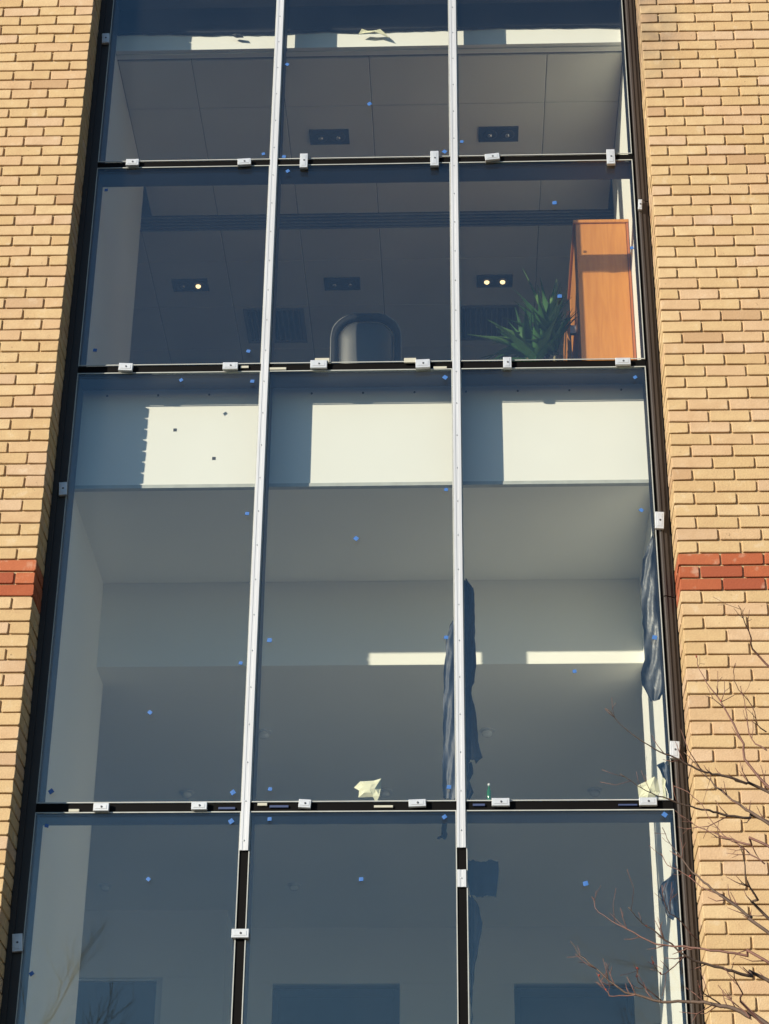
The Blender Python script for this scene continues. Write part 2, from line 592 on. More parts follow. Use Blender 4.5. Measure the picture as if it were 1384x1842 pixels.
CLIPS = [(-1.955, 9.627, 0.079, 0.047, 0), (-1.268, 9.617, 0.082, 0.047, 3), (-0.904, 9.618, 0.048, 0.107, 0), (-0.107, 9.619, 0.051, 0.112, 0), (0.244, 9.625, 0.088, 0.047, 6), 
    (0.962, 9.61, 0.05, 0.111, 0), (-1.892, 8.132, 0.081, 0.05, -3), (-1.287, 8.13, 0.087, 0.046, 0), (-0.778, 8.134, 0.096, 0.053, 0), (-0.18, 8.129, 0.083, 0.057, 2), 
    (0.304, 8.129, 0.048, 0.072, 0), (0.964, 8.127, 0.086, 0.046, 0), (-1.831, 5.44, 0.08, 0.042, 0), (-1.327, 5.444, 0.08, 0.042, 0), (-0.786, 5.453, 0.063, 0.045, -4), 
    (-0.211, 5.453, 0.088, 0.039, 2), (0.214, 5.456, 0.091, 0.042, 0), (0.962, 5.455, 0.09, 0.042, 0), (-2.194, 10.63, 0.046, 0.079, 3), (-2.188, 7.326, 0.044, 0.082, 4), 
    (-2.196, 4.728, 0.05, 0.091, 5), (1.117, 9.224, 0.023, 0.075, -4), (1.11, 7.072, 0.048, 0.104, -4), (1.111, 5.725, 0.048, 0.095, -4), (-1.088, 4.772, 0.086, 0.045, 0)]
PACKERS = [(-1.973, 5.429, 0.054, 0.015, 'c'), (-0.384, 5.442, 0.097, 0.012, 'c'), (-1.005, 5.457, 0.049, 0.015, 'c'), (-0.759, 8.164, 0.083, 0.031, 'c'), 
    (-0.253, 8.157, 0.07, 0.031, 'c'), (-1.014, 8.119, 0.096, 0.015, 'c'), (-1.207, 8.133, 0.048, 0.015, 'c'), (-0.081, 8.112, 0.076, 0.015, 'c'), (-1.187, 5.437, 0.086, 0.012, 'b'), 
    (-0.919, 5.445, 0.097, 0.012, 'b'), (0.103, 5.448, 0.062, 0.012, 'b'), (0.86, 5.444, 0.096, 0.009, 'b')]
SHEETS = {
    'mull_left': [(6.654, -0.012, 0.018), (6.587, -0.037, 0.018), (6.502, -0.059, 0.017), (6.336, -0.069, 0.015), (6.171, -0.076, 0.016), (6.009, -0.08, 0.018), 
    (5.881, -0.081, 0.016), (5.755, -0.085, 0.015), (5.63, -0.085, 0.017), (5.58, -0.08, 0.013)],
    'mull_right': [(6.867, 0.033, 0.057), (6.822, 0.032, 0.094), (6.671, 0.031, 0.098), (6.435, 0.028, 0.098), (6.341, 0.03, 0.105), (6.252, 0.029, 0.089), 
    (6.187, 0.029, 0.073), (6.073, 0.03, 0.096), (5.912, 0.029, 0.108), (5.817, 0.033, 0.125), (5.792, 0.051, 0.098)],
    'mull_right_low': [(5.792, 0.027, 0.074), (5.738, 0.027, 0.079), (5.691, 0.029, 0.061), (5.629, 0.029, 0.075), (5.579, 0.031, 0.057)],
    'jamb': [(7.118, 1.087, 1.108), (7.058, 1.062, 1.117), (6.971, 1.033, 1.125), (6.833, 1.016, 1.129), (6.662, 1.013, 1.131), (6.493, 1.01, 1.134), (6.36, 1.006, 1.132), 
    (6.278, 0.987, 1.133), (6.212, 0.983, 1.132), (6.163, 1.014, 1.108), (6.117, 1.029, 1.076)],
    'jamb_piece': [(5.763, 1.082, 1.111), (5.748, 1.038, 1.119), (5.685, 1.063, 1.121), (5.623, 1.077, 1.12), (5.586, 1.095, 1.121)],
    'jamb_low': [(5.144, 1.078, 1.1), (5.108, 1.03, 1.104), (5.064, 1.016, 1.104), (5.005, 1.03, 1.103), (4.947, 1.043, 1.102), (4.918, 1.075, 1.103)],
    'low_square': [(5.238, 0.044, 0.205), (5.142, 0.043, 0.197), (5.047, 0.053, 0.187)],
    'low_curve': [(5.047, 0.042, 0.07), (4.994, 0.041, 0.098), (4.907, 0.04, 0.114), (4.82, 0.042, 0.101), (4.705, 0.046, 0.077), (4.535, 0.05, 0.061), (4.39, 0.051, 0.056)],
    'strap': [(5.463, -0.086, -0.06), (5.414, -0.089, -0.063), (5.368, -0.095, -0.064), (5.35, -0.116, -0.067)],
}
BRANCHES = [
    (0.011, [(1.351, -1.125, 4.984), (1.267, -1.15, 5.008), (1.185, -1.175, 5.025), (1.115, -1.2, 5.034), (1.067, -1.225, 5.037), (0.994, -1.25, 5.064), 
    (0.923, -1.275, 5.09), (0.86, -1.3, 5.112), (0.776, -1.325, 5.159), (0.706, -1.35, 5.215), (0.645, -1.375, 5.278)]),
    (0.013, [(1.323, -1.225, 4.799), (1.254, -1.175, 4.877), (1.202, -1.125, 4.941), (1.135, -1.075, 5.029), (1.095, -1.025, 5.115), (1.024, -0.975, 5.228)]),
    (0.01, [(1.276, -1.475, 4.602), (1.223, -1.433, 4.622), (1.169, -1.392, 4.65), (1.116, -1.35, 4.688), (1.067, -1.308, 4.729), (1.024, -1.267, 4.767), 
    (0.99, -1.225, 4.806)]),
    (0.011, [(1.355, -1.025, 4.88), (1.281, -1.053, 4.88), (1.186, -1.081, 4.885), (1.115, -1.108, 4.893), (1.062, -1.136, 4.896), (0.989, -1.164, 4.903), 
    (0.894, -1.192, 4.927), (0.839, -1.219, 4.939), (0.774, -1.247, 4.965), (0.704, -1.275, 5.008)]),
    (0.012, [(1.253, -1.425, 4.251), (1.203, -1.397, 4.317), (1.151, -1.369, 4.372), (1.098, -1.342, 4.427), (1.045, -1.314, 4.487), (1.007, -1.286, 4.536), 
    (0.979, -1.258, 4.576), (0.937, -1.231, 4.655), (0.909, -1.203, 4.708), (0.881, -1.175, 4.797)]),
    (0.012, [(1.266, -1.375, 4.334), (1.231, -1.438, 4.382), (1.182, -1.5, 4.439), (1.167, -1.562, 4.513), (1.151, -1.625, 4.545)]),
    (0.01, [(1.296, -1.325, 4.964), (1.247, -1.283, 5.142), (1.204, -1.242, 5.285), (1.176, -1.2, 5.373), (1.124, -1.158, 5.493), (1.097, -1.117, 5.587), 
    (1.101, -1.075, 5.657)]),
    (0.01, [(1.376, -1.275, 5.525), (1.309, -1.358, 5.614), (1.27, -1.442, 5.67), (1.242, -1.525, 5.695)]),
    (0.016, [(1.252, -1.225, 3.928), (1.197, -1.206, 3.954), (1.143, -1.187, 3.992), (1.094, -1.167, 4.013), (1.051, -1.148, 4.028), (0.994, -1.129, 4.043), 
    (0.936, -1.11, 4.049), (0.847, -1.09, 4.055), (0.739, -1.071, 4.089), (0.678, -1.052, 4.118), (0.607, -1.033, 4.191), (0.533, -1.013, 4.263), (0.5, -0.994, 4.311), 
    (0.479, -0.975, 4.356)]),
    (0.013, [(1.289, -1.075, 4.153), (1.226, -1.103, 4.157), (1.162, -1.131, 4.165), (1.1, -1.158, 4.179), (1.0, -1.186, 4.192), (0.944, -1.214, 4.212), 
    (0.857, -1.242, 4.278), (0.785, -1.269, 4.324), (0.739, -1.297, 4.354), (0.708, -1.325, 4.386)]),
    (0.01, [(1.236, -1.475, 4.11), (1.167, -1.447, 4.14), (1.091, -1.419, 4.162), (0.996, -1.392, 4.185), (0.923, -1.364, 4.206), (0.81, -1.336, 4.229), 
    (0.723, -1.308, 4.283), (0.651, -1.281, 4.335), (0.585, -1.253, 4.393), (0.559, -1.225, 4.471)]),
    (0.01, [(1.203, -1.375, 3.891), (1.132, -1.458, 3.985), (1.091, -1.542, 4.04), (1.083, -1.625, 4.06)]),
    (0.01, [(1.167, -1.375, 3.911), (1.123, -1.25, 4.006), (1.078, -1.125, 4.11)]),
    (0.009, [(1.129, -0.925, 4.075), (1.027, -1.008, 4.116), (1.005, -1.092, 4.118), (0.99, -1.175, 4.117)]),
    (0.009, [(1.319, -1.425, 5.048), (1.271, -1.363, 5.127), (1.27, -1.3, 5.243), (1.275, -1.238, 5.366), (1.27, -1.175, 5.462)]),
    (0.008, [(1.382, -1.075, 5.28), (1.342, -1.125, 5.3), (1.312, -1.175, 5.367), (1.256, -1.225, 5.426), (1.229, -1.275, 5.472), (1.236, -1.325, 5.508)]),
    (0.008, [(1.181, -1.225, 4.429), (1.12, -1.175, 4.49), (1.039, -1.125, 4.545), (0.973, -1.075, 4.625), (0.908, -1.025, 4.681), (0.892, -0.975, 4.75)]),
    (0.008, [(1.023, -1.025, 4.336), (0.932, -1.108, 4.403), (0.879, -1.192, 4.424), (0.853, -1.275, 4.502)]),
    (0.008, [(1.292, -1.325, 4.573), (1.214, -1.289, 4.653), (1.179, -1.254, 4.698), (1.134, -1.218, 4.749), (1.087, -1.182, 4.839), (1.046, -1.146, 4.931), 
    (0.993, -1.111, 4.997), (0.956, -1.075, 5.025)]),
    (0.007, [(0.859, -0.975, 4.087), (0.757, -1.058, 4.152), (0.742, -1.142, 4.158), (0.74, -1.225, 4.157)]),
    (0.007, [(0.721, -1.275, 4.03), (0.671, -1.213, 4.043), (0.625, -1.15, 4.066), (0.603, -1.088, 4.12), (0.58, -1.025, 4.203)]),
    (0.007, [(0.953, -1.125, 4.24), (0.876, -1.188, 4.161), (0.834, -1.25, 4.126), (0.795, -1.312, 4.147), (0.787, -1.375, 4.163)]),
]

# ------------------------------------------------------------------ the building's shell behind the brick
def shell(name, mat, *boxes):
    q = MB()
    for b in boxes:
        q.box(*b)
    return struct(q.build(name, mat))


shell('roof_slab', M['roofing'], (WX0, WX1, 0.0, 9.6, WALL_TOP, WALL_TOP + 0.25))
shell('lintel', M['void'], (XL + 0.002, XR - 0.002, 0.02, 0.30, 12.42, WALL_TOP - 0.002))
shell('side_wall_left', M['wall'], (WX0, WX0 + 0.2, 0.302, 9.4, 0.0, WALL_TOP - 0.004))
shell('side_wall_right', M['wall'], (WX1 - 0.2, WX1, 0.302, 9.4, 0.0, WALL_TOP - 0.004))
shell('upper_back_wall', M['wall'], (WX0 + 0.202, WX1 - 0.202, 9.2, 9.4, FLOOR_UP, WALL_TOP - 0.006))
shell('upper_floor', M['carpet'], (WX0 + 0.204, WX1 - 0.204, 0.47, 9.19, 7.70, FLOOR_UP))
shell('lower_floor', M['screed'], (WX0 + 0.204, WX1 - 0.204, 0.47, 9.19, 3.55, 3.95))
shell('ground_floor', M['screed'], (WX0 + 0.204, WX1 - 0.204, 0.302, 9.19, 0.0, 0.28))
shell('ground_back_wall', M['wall'], (WX0 + 0.206, WX1 - 0.206, 6.6, 6.8, 0.29, 3.54))

# lower room: coffer by the window, downstand, low ceiling, back wall with openings
Y1, ZC1, Y2, ZC2, YB = 0.45, 7.472, 1.645, 6.900, 6.707
shell('coffer_ceiling', M['ceil'], (WX0 + 0.206, WX1 - 0.206, Y1 + 0.03, Y2 + 0.1, ZC1, ZC1 + 0.16))
shell('ceiling_downstand', M['ceil'], (WX0 + 0.208, WX1 - 0.208, Y2, Y2 + 0.09, ZC2 + 0.004, ZC1 - 0.001))
shell('lower_ceiling', M['ceil'], (WX0 + 0.206, WX1 - 0.206, Y2 + 0.001, 7.4, ZC2, ZC2 + 0.2))
shell('lower_back_wall', M['wall'],
      (-1.905, WX1 - 0.207, YB, YB + 0.2, 6.432, ZC2 - 0.001),
      (-1.905, -1.52, YB, YB + 0.2, 3.95, 6.431), (-0.49, 0.43, YB, YB + 0.2, 3.95, 6.431), (1.39, WX1 - 0.207, YB, YB + 0.2, 3.95, 6.431),
      (WX0 + 0.207, -1.905, 6.25, 6.45, 6.35, ZC2 - 0.001), (-2.35, -1.905, 6.25, 6.45, 3.95, 6.349), (WX0 + 0.207, -3.4, 6.25, 6.45, 3.95, 6.349),
      (-1.906, -1.86, 6.25, YB - 0.001, 3.95, ZC2 - 0.002))
shell('store_room_wall', M['void'], (WX0 + 0.21, WX1 - 0.21, 7.3, 7.4, 3.95, ZC2 - 0.003))
for x0, x1, y in ((-1.52, -0.49, YB), (0.43, 1.39, YB), (-3.4, -2.35, 6.25)):
    q = MB()
    q.box(x0 + 0.002, x0 + 0.05, y + 0.03, y + 0.10, 3.95, 6.40).box(x1 - 0.05, x1 - 0.002, y + 0.03, y + 0.10, 3.95, 6.40)
    q.box(x0 + 0.052, x1 - 0.052, y + 0.03, y + 0.10, 6.33, 6.40)
    d = tag(q.build('doorway', M['whitemetal' if x0 < -3 else 'void']), {-1.52: 'dark doorway in back wall seen through the middle bottom pane', 0.43: 'dark doorway in back wall seen through the right bottom pane',
            -3.4: 'dark doorway with pale frame seen through the left bottom pane'}[x0], 'doorway', 'doorways in the back wall of the lower room')
    MB().box(x0 + 0.052, x1 - 0.052, y + 0.05, y + 0.09, 3.96, 6.328).build('door', M['void'], d)

# the two piers that frame the glazing inside
for nm, x0, x1, lab in (('interior_pier', -2.95, INL, 'pale plastered pier inside the left edge of the glazing'), ('interior_pier', INR, 1.9, 'pale plastered pier inside the right edge, striped with sunlight')):
    tag(MB().box(x0, x1, 0.46, PIER_END, 0.28, 12.40).build(nm, M['wall']), lab, 'pier')

# spandrel panels (white board behind the glass at each floor)
sp = empty('spandrel_panel', (-0.53, Y1, ZC1), 'white spandrel board with three bright sunlit patches below the middle joint', 'panel')
for i, (a, b) in enumerate(((INL + 0.003, -1.071), (-1.069, 0.029), (0.031, INR - 0.003))):
    MB().box(a, b - 0.004, Y1, Y1 + 0.025, ZC1 + 0.012, 8.20).build('board', M['white'], sp)
MB().box(INL + 0.002, INR - 0.002, Y1 - 0.006, Y1 + 0.028, ZC1 - 0.012, ZC1 + 0.010).build('edge_trim', M['alu_edge'], sp)
scr = MB().lathe([(0.0065, 0.0), (0.0065, -0.004), (0.003, -0.0045)], 8, axis='y').mesh('screw', M['screw'])
for k in range(11):
    place('screw', scr, (INL + 0.16 + k * 0.3, Y1 - 0.0005, 8.088), sp)

for x, z in ((-1.62, 7.850), (-1.385, 7.655)):  # two small dark squares set on the white board
    place('small_square', MB().cbox(-0.010, 0.010, -0.0015, 0.0, -0.010, 0.010, 0.0004).mesh('small_square', M['fixture']), (x, Y1 - 0.0004, z), sp)

YT = 0.53
sp2 = empty('spandrel_panel', (-0.53, YT, CEIL_UP), 'narrow white board with three sunlit strips across the top of the glazing', 'panel')
for i, (a, b) in enumerate(((INL + 0.003, -1.071), (-1.069, 0.029), (0.031, INR - 0.003))):
    MB().box(a, b - 0.004, YT, YT + 0.03, CEIL_UP + 0.004, 10.98).build('board', M['white'], sp2)
# black board above it with a torn lower edge
q = MB()
xs = [INL + 0.004 + i * (INR - INL - 0.008) / 96 for i in range(97)]
rr = random.Random(5)
low = []
w_ = 0
for i, x in enumerate(xs):
    w_ = 0.75 * w_ + rr.uniform(-0.004, 0.004)
    low.append(10.936 + 0.006 * math.sin(x * 2.2 + 1) + w_)
for i in range(96):
    q.poly([(xs[i], YT - 0.03, low[i]), (xs[i + 1], YT - 0.03, low[i + 1]), (xs[i + 1], YT - 0.03, 12.3), (xs[i], YT - 0.03, 12.3),
            (xs[i], YT - 0.005, low[i]), (xs[i + 1], YT - 0.005, low[i + 1])],
           [(0, 1, 2, 3), (4, 5, 1, 0)])
tag(q.build('insulation_board', M['darkboard']), 'black insulation board with ragged lower edge behind the topmost panes', 'board')

# ------------------------------------------------------------------ upper room ceiling, built of panels
cl = struct(MB().box(WX0 + 0.206, WX1 - 0.206, YT + 0.032, 9.19, CEIL_UP + 0.012, CEIL_UP + 0.10).build('ceiling', M['void']))
TX = [-2.873, -2.290, -1.707, -1.123, -0.539, 0.044, 0.626, 1.209, 1.792]
TY = [0.627, 1.107, 1.697, 2.287, None, 2.468, 2.850, 3.440, 4.030, 4.620, 5.21]
tile_cache = {}


def tile(w, d):
    key = (round(w, 3), round(d, 3))
    if key not in tile_cache:
        b = 0.004
        q = MB()
        w2, d2 = w / 2 - 0.0018, d / 2 - 0.0018
        q.poly([(-w2 + b, -d2 + b, 0), (w2 - b, -d2 + b, 0), (w2 - b, d2 - b, 0), (-w2 + b, d2 - b, 0),
                (-w2, -d2, b), (w2, -d2, b), (w2, d2, b), (-w2, d2, b), (-w2, -d2, 0.014), (w2, -d2, 0.014), (w2, d2, 0.014), (-w2, d2, 0.014)],
               [(3, 2, 1, 0), (0, 1, 5, 4), (1, 2, 6, 5), (2, 3, 7, 6), (3, 0, 4, 7), (4, 5, 9, 8), (5, 6, 10, 9), (6, 7, 11, 10), (7, 4, 8, 11)])
        tile_cache[key] = q.mesh('ceiling_panel', M['tile'])
    return tile_cache[key]


for ya, yb in zip(TY[:-1], TY[1:]):
    if ya is None or yb is None:
        continue
    for xa, xb in zip(TX[:-1], TX[1:]):
        if yb < 1.95:                            # between the piers
            xa, xb = max(xa, INL + 0.002), min(xb, INR - 0.002)
            if xb - xa < 0.05:
                continue
        elif ya < 1.95 and (xb < INL or xa > INR):
            ya2 = PIER_END + 0.003
            place('ceiling_panel', tile(xb - xa, yb - ya2), ((xa + xb) / 2, (ya2 + yb) / 2, CEIL_UP + rng.uniform(0, 0.0015)), cl)
            continue
        elif ya < 1.95:
            xa, xb = max(xa, INL + 0.002), min(xb, INR - 0.002)
        place('ceiling_panel', tile(xb - xa, yb - ya), ((xa + xb) / 2, (ya + yb) / 2, CEIL_UP + rng.uniform(0, 0.0015)), cl)
MB().box(INL + 0.004, INR - 0.004, YT + 0.033, 0.605, CEIL_UP - 0.004, CEIL_UP + 0.011).build('perimeter_trim', M['ceil'], cl)
MB().box(WX0 + 0.3, TX[0] - 0.004, PIER_END + 0.01, 9.1, CEIL_UP, CEIL_UP + 0.011).box(TX[-1] + 0.004, WX1 - 0.3, PIER_END + 0.01, 9.1, CEIL_UP, CEIL_UP + 0.011) \
    .box(TX[0], TX[-1], 5.214, 9.1, CEIL_UP, CEIL_UP + 0.011).build('ceiling_lining', M['tile'], cl)

# linear slot diffuser
sl = empty('slot_diffuser', (-0.53, 2.378, CEIL_UP), 'long dark linear slot vent running across the upper ceiling', 'vent')
MB().box(-4.0, 3.0, 2.296, 2.460, CEIL_UP + 0.006, CEIL_UP + 0.0115).build('backing', M['slot'], sl)
for k in range(5):
    y = 2.300 + k * 0.0375
    MB().box(-4.0, 3.0, y, y + 0.009, CEIL_UP - 0.006, CEIL_UP + 0.0055).build('slat', M['slotbar'], sl)

# twin spot fittings
disc = MB().lathe([(0.018, 0.0), (0.020, -0.005), (0.017, -0.013), (0.010, -0.019), (0.003, -0.021)], 18)
m_ref, m_lit = disc.mesh('lamp', M['reflector'], True), disc.mesh('lamp', M['lit'], True)
rim = MB().lathe([(0.050, 0.0), (0.050, -0.006), (0.040, -0.006)], 18).mesh('lamp_rim', M['fixture'], True)
for x, y, on, lab in ((-0.843, 1.42, (0, 0), 'unlit twin spotlight in the ceiling seen through the middle top pane'),
                      (0.320, 1.42, (0, 0), 'unlit twin spotlight in the ceiling seen through the right top pane'),
                      (-2.006, 3.14, (0, 1), 'twin ceiling spotlight with one lamp lit behind the left pane'),
                      (-0.847, 3.15, (0, 0), 'unlit twin ceiling spotlight above the dark office chair'),
                      (0.313, 3.14, (1, 1), 'twin ceiling spotlight with both lamps lit above the plant')):
    f = empty('ceiling_light', (x, y, CEIL_UP), lab, 'ceiling light', 'twin spotlights in the upper ceiling')
    q = MB()
    q.box(x - 0.130, x + 0.130, y - 0.070, y + 0.070, CEIL_UP - 0.006, CEIL_UP + 0.004)
    q.box(x - 0.136, x + 0.136, y - 0.076, y - 0.0702, CEIL_UP - 0.010, CEIL_UP + 0.003).box(x - 0.136, x + 0.136, y + 0.0702, y + 0.076, CEIL_UP - 0.010, CEIL_UP + 0.003)
    q.box(x - 0.136, x - 0.1302, y - 0.0700, y + 0.0700, CEIL_UP - 0.010, CEIL_UP + 0.003).box(x + 0.1302, x + 0.136, y - 0.0700, y + 0.0700, CEIL_UP - 0.010, CEIL_UP + 0.003)
    q.build('housing', M['fixture'], f)
    for k, dx in enumerate((-0.060, 0.060)):
        place('lamp_rim', rim, (x + dx, y, CEIL_UP - 0.0062), f)
        place('lamp', m_lit if on[k] else m_ref, (x + dx, y, CEIL_UP - 0.0105), f)
# square grilles
for x, y, lab in ((-1.40, 3.70, 'dark square ceiling grille left of the office chair'), (0.27, 3.70, 'dark square ceiling grille behind the plant')):
    v = empty('ceiling_grille', (x, y, CEIL_UP), lab, 'vent', 'square grilles in the upper ceiling')
    h = 0.235
    q = MB()
    q.box(x - h, x + h, y - h, y - h + 0.03, CEIL_UP - 0.008, CEIL_UP + 0.004).box(x - h, x + h, y + h - 0.03, y + h, CEIL_UP - 0.008, CEIL_UP + 0.004)
    q.box(x - h, x - h + 0.03, y - h + 0.031, y + h - 0.031, CEIL_UP - 0.008, CEIL_UP + 0.004).box(x + h - 0.03, x + h, y - h + 0.031, y + h - 0.031, CEIL_UP - 0.008, CEIL_UP + 0.004)
    q.build('frame', M['grille'], v)
    MB().box(x - h + 0.031, x + h - 0.031, y - h + 0.031, y + h - 0.031, CEIL_UP - 0.001, CEIL_UP - 0.0003).build('backing', M['fixture'], v)
    for k in range(10):
        xx = x - h + 0.05 + k * 0.041
        MB().box(xx, xx + 0.010, y - h + 0.034, y + h - 0.034, CEIL_UP - 0.012, CEIL_UP - 0.0015).build('slat', M['grille'], v)
# round glass downlights in the lower ceiling
dome = MB().lathe([(0.030, 0.0), (0.036, -0.010), (0.034, -0.024), (0.024, -0.034), (0.008, -0.038)], 16).mesh('glass_dome', M['lampglass'], True)
ring = MB().lathe([(0.052, 0.0), (0.052, -0.005), (0.040, -0.008)], 18).mesh('ring', M['whitemetal'], True)
for x, y, lab in ((-1.26, 2.65, 'small round downlight beside the left silver strip'), (0.19, 2.65, 'small round downlight beside the dark hanging polythene'),
                  (-1.885, 3.695, 'small round downlight low in the left tall pane'), (-0.509, 3.695, 'small round downlight beside the torn cream card'),
                  (0.939, 3.70, 'small round downlight low in the right tall pane'), (-2.75, 5.64, 'tiny round downlight seen through the left bottom pane'), (-1.28, 5.65, 'tiny round downlight seen through the middle bottom pane')):
    f = empty('downlight', (x, y, ZC2), lab, 'downlight', 'round downlights in the lower ceiling')
    place('ring', ring, (x, y, ZC2 - 0.0005), f)
    place('glass_dome', dome, (x, y, ZC2 - 0.0085), f)

# ------------------------------------------------------------------ the glazing
cw = empty('curtain_wall', (-0.53, GY, 0.30), 'tall dark framed glazing three panes wide between the brick walls', 'window')
rg = random.Random(3)
stk = {}
for k, (w, c) in enumerate(((0.023, 'blue'), (0.026, 'blue'), (0.021, 'blue'))):
    h = w / 2 * rg.uniform(0.85, 1.0)
    stk[k] = MB().poly([(-w / 2, -0.0022, -h), (w / 2, -0.0022, -h * 0.9), (w / 2 * 0.93, -0.0035, h), (-w / 2 * 0.95, -0.0022, h * 0.95),
                        (-w / 2, 0, -h), (w / 2, 0, -h * 0.9), (w / 2 * 0.93, 0, h), (-w / 2 * 0.95, 0, h * 0.95)],
                       [(0, 1, 2, 3), (4, 5, 1, 0), (5, 6, 2, 1), (6, 7, 3, 2), (7, 4, 0, 3)]).mesh('small_square', M[c])  # blue tape stickers for the panes
used = set()
for z0, z1 in ROWS:
    for x0, x1 in COLS:
        pn = MB().box(x0, x1, GY, GY + 0.024, z0, z1).build('pane', M['glass'], cw)
        t, tv = 0.0055, 0.0050
        q = MB()
        q.box(x0, x1, GY - 0.004, GY - 0.0005, z0, z0 + t).box(x0, x1, GY - 0.004, GY - 0.0005, z1 - t, z1)
        q.box(x0, x0 + tv, GY - 0.004, GY - 0.0005, z0 + t + 0.0005, z1 - t - 0.0005).box(x1 - tv, x1, GY - 0.004, GY - 0.0005, z0 + t + 0.0005, z1 - t - 0.0005)
        q.build('edge_trim', M['alu_edge'], pn)
        for i, (sx, sz) in enumerate(STICKERS):
            if i not in used and x0 - 0.02 < sx < x1 + 0.02 and z0 - 0.02 < sz < z1 + 0.02:
                used.add(i)
                place('small_square', stk[i % 3], (min(max(sx, x0 + 0.012), x1 - 0.012), GY - 0.0042, min(max(sz, z0 + 0.012), z1 - 0.012)), pn,
                      (0, R(rg.choice((0, 8, -12, 40, -35, 15))), 0))
for z0, z1 in JOINTS:
    # dark joint between the panes and the box section behind it
    MB().box(COLS[0][0], COLS[2][1], GY + 0.006, GY + 0.0235, z0 + 0.0003, z1 - 0.0003).build('gasket', M['gasket'], cw)
    MB().box(COLS[0][0] + 0.0005, COLS[2][1] - 0.0005, GY + 0.0245, 0.415, z0 - 0.001, z1 + 0.012).build('transom', M['bronze'], cw)
for x in MUL:
    MB().box(x - 0.0228, x + 0.0228, GY + 0.004, GY + 0.0238, 0.30, 12.40).build('gasket', M['gasket'], cw)
    MB().box(x - 0.029, x + 0.029, GY + 0.0248, 0.435, 0.30, 12.40).build('mullion', M['bronze'], cw)
# jambs
MB().prism([(XL + 0.001, 0.445), (XL + 0.001, 0.216), (XL + 0.030, 0.216), (XL + 0.030, 0.228), (COLS[0][0] - 0.0005, 0.228), (COLS[0][0] - 0.0005, 0.445)], 0.30, 12.40).build('jamb', M['bronze'], cw)
MB().prism([(COLS[2][1] + 0.0005, 0.445), (COLS[2][1] + 0.0005, 0.240), (COLS[2][1] + 0.016, 0.240), (COLS[2][1] + 0.016, 0.445)], 0.30, 12.40).build('gasket', M['gasket'], cw)
jz = [0.30, 3.9, 6.62, 9.28, 12.40]
for k, (a, b) in enumerate(zip(jz[:-1], jz[1:])):
    o = 0.002 * (k % 2)
    x = COLS[2][1] + 0.0165
    MB().prism([(x, 0.445), (x, 0.206 + o), (x + 0.006, 0.200 + o), (x + 0.016, 0.200 + o), (x + 0.020, 0.209 + o), (x + 0.040, 0.211 + o), (x + 0.042, 0.224), (x + 0.060, 0.226), (x + 0.060, 0.445)],
               a + 0.003, b - 0.003).build('jamb', M['bronze_worn'], cw)
MB().box(COLS[2][1] + 0.077, XR - 0.0005, 0.221, 0.445, 0.30, 12.40).build('sealant', M['gasket'], cw)
shb = MB().box(COLS[0][0] + 0.001, COLS[2][1] - 0.001, 0.27, 0.29, 11.13, 12.40).build('sun_block_board', M['darkboard'], cw)  # unseen board above the view, added to keep sun off the insulation board
# silver cover strips over the two vertical joints
prof = lambda x: [(x - 0.0225, GY - 0.0045), (x - 0.0225, GY - 0.0095), (x - 0.0210, GY - 0.0120), (x - 0.0095, GY - 0.0120), (x - 0.0085, GY - 0.0100),
                  (x + 0.0045, GY - 0.0100), (x + 0.0055, GY - 0.0120), (x + 0.0210, GY - 0.0120), (x + 0.0225, GY - 0.0095), (x + 0.0225, GY - 0.0045)]
sc = MB().lathe([(0.0042, 0.0), (0.0048, -0.0028), (0.002, -0.0036)], 9, axis='y').mesh('screw', M['screw'])
scp = MB().lathe([(0.0042, 0.0), (0.0042, -0.0020), (0.002, -0.0028)], 9, axis='y').mesh('screw', M['screw_pale'])
for x, zb, zt, first in ((MUL[0], 5.208, 12.40, 5.26), (MUL[1], 5.218, 12.40, 5.31), (MUL[1], 5.011, 5.101, 5.057)):
    s = MB().prism(prof(x)[::-1], zb, zt).build('cover_strip', M['alu'], cw)
    z = first
    while z < min(zt, 11.3):
        place('screw', scp, (x - 0.002, GY - 0.0101, z), s)
        z += 0.213
# retaining clips
csc = MB().lathe([(0.0058, 0.0), (0.0058, -0.002), (0.003, -0.003)], 10, axis='y').mesh('screw', M['screw'])
for x, z, w, h, a in CLIPS:
    hw, hh = w / 2, h / 2
    long_x = w > h
    q = MB()
    q.cbox(-hw, hw, -0.012, 0.008, -hh, hh, 0.002)
    if long_x:
        q.cbox(-hw * 0.74, hw * 0.74, -0.0140, -0.0122, -hh * 0.52, hh * 0.52, 0.001)
    else:
        q.cbox(-hw * 0.55, hw * 0.55, -0.0140, -0.0122, -hh * 0.74, hh * 0.74, 0.001)
    c = place('clip', q.mesh('clip', M['clip']), (x, GY - (0.040 if x > 1.1 else 0.0135), z), cw, (0, R(-a), 0))
    s = bpy.data.objects.new('screw', csc)
    col.objects.link(s)
    s.parent = c
    s.location = (0.002, -0.0141, 0)
for x, z, w, h, c in PACKERS:
    place('packer', MB().cbox(-w / 2, w / 2, -0.006, 0.006, -h / 2, h / 2, 0.001).mesh('packer', M['cream' if c == 'c' else 'bluepack']),
          (x, GY - (0.011 if z > 8.14 else -0.0005), z), cw)

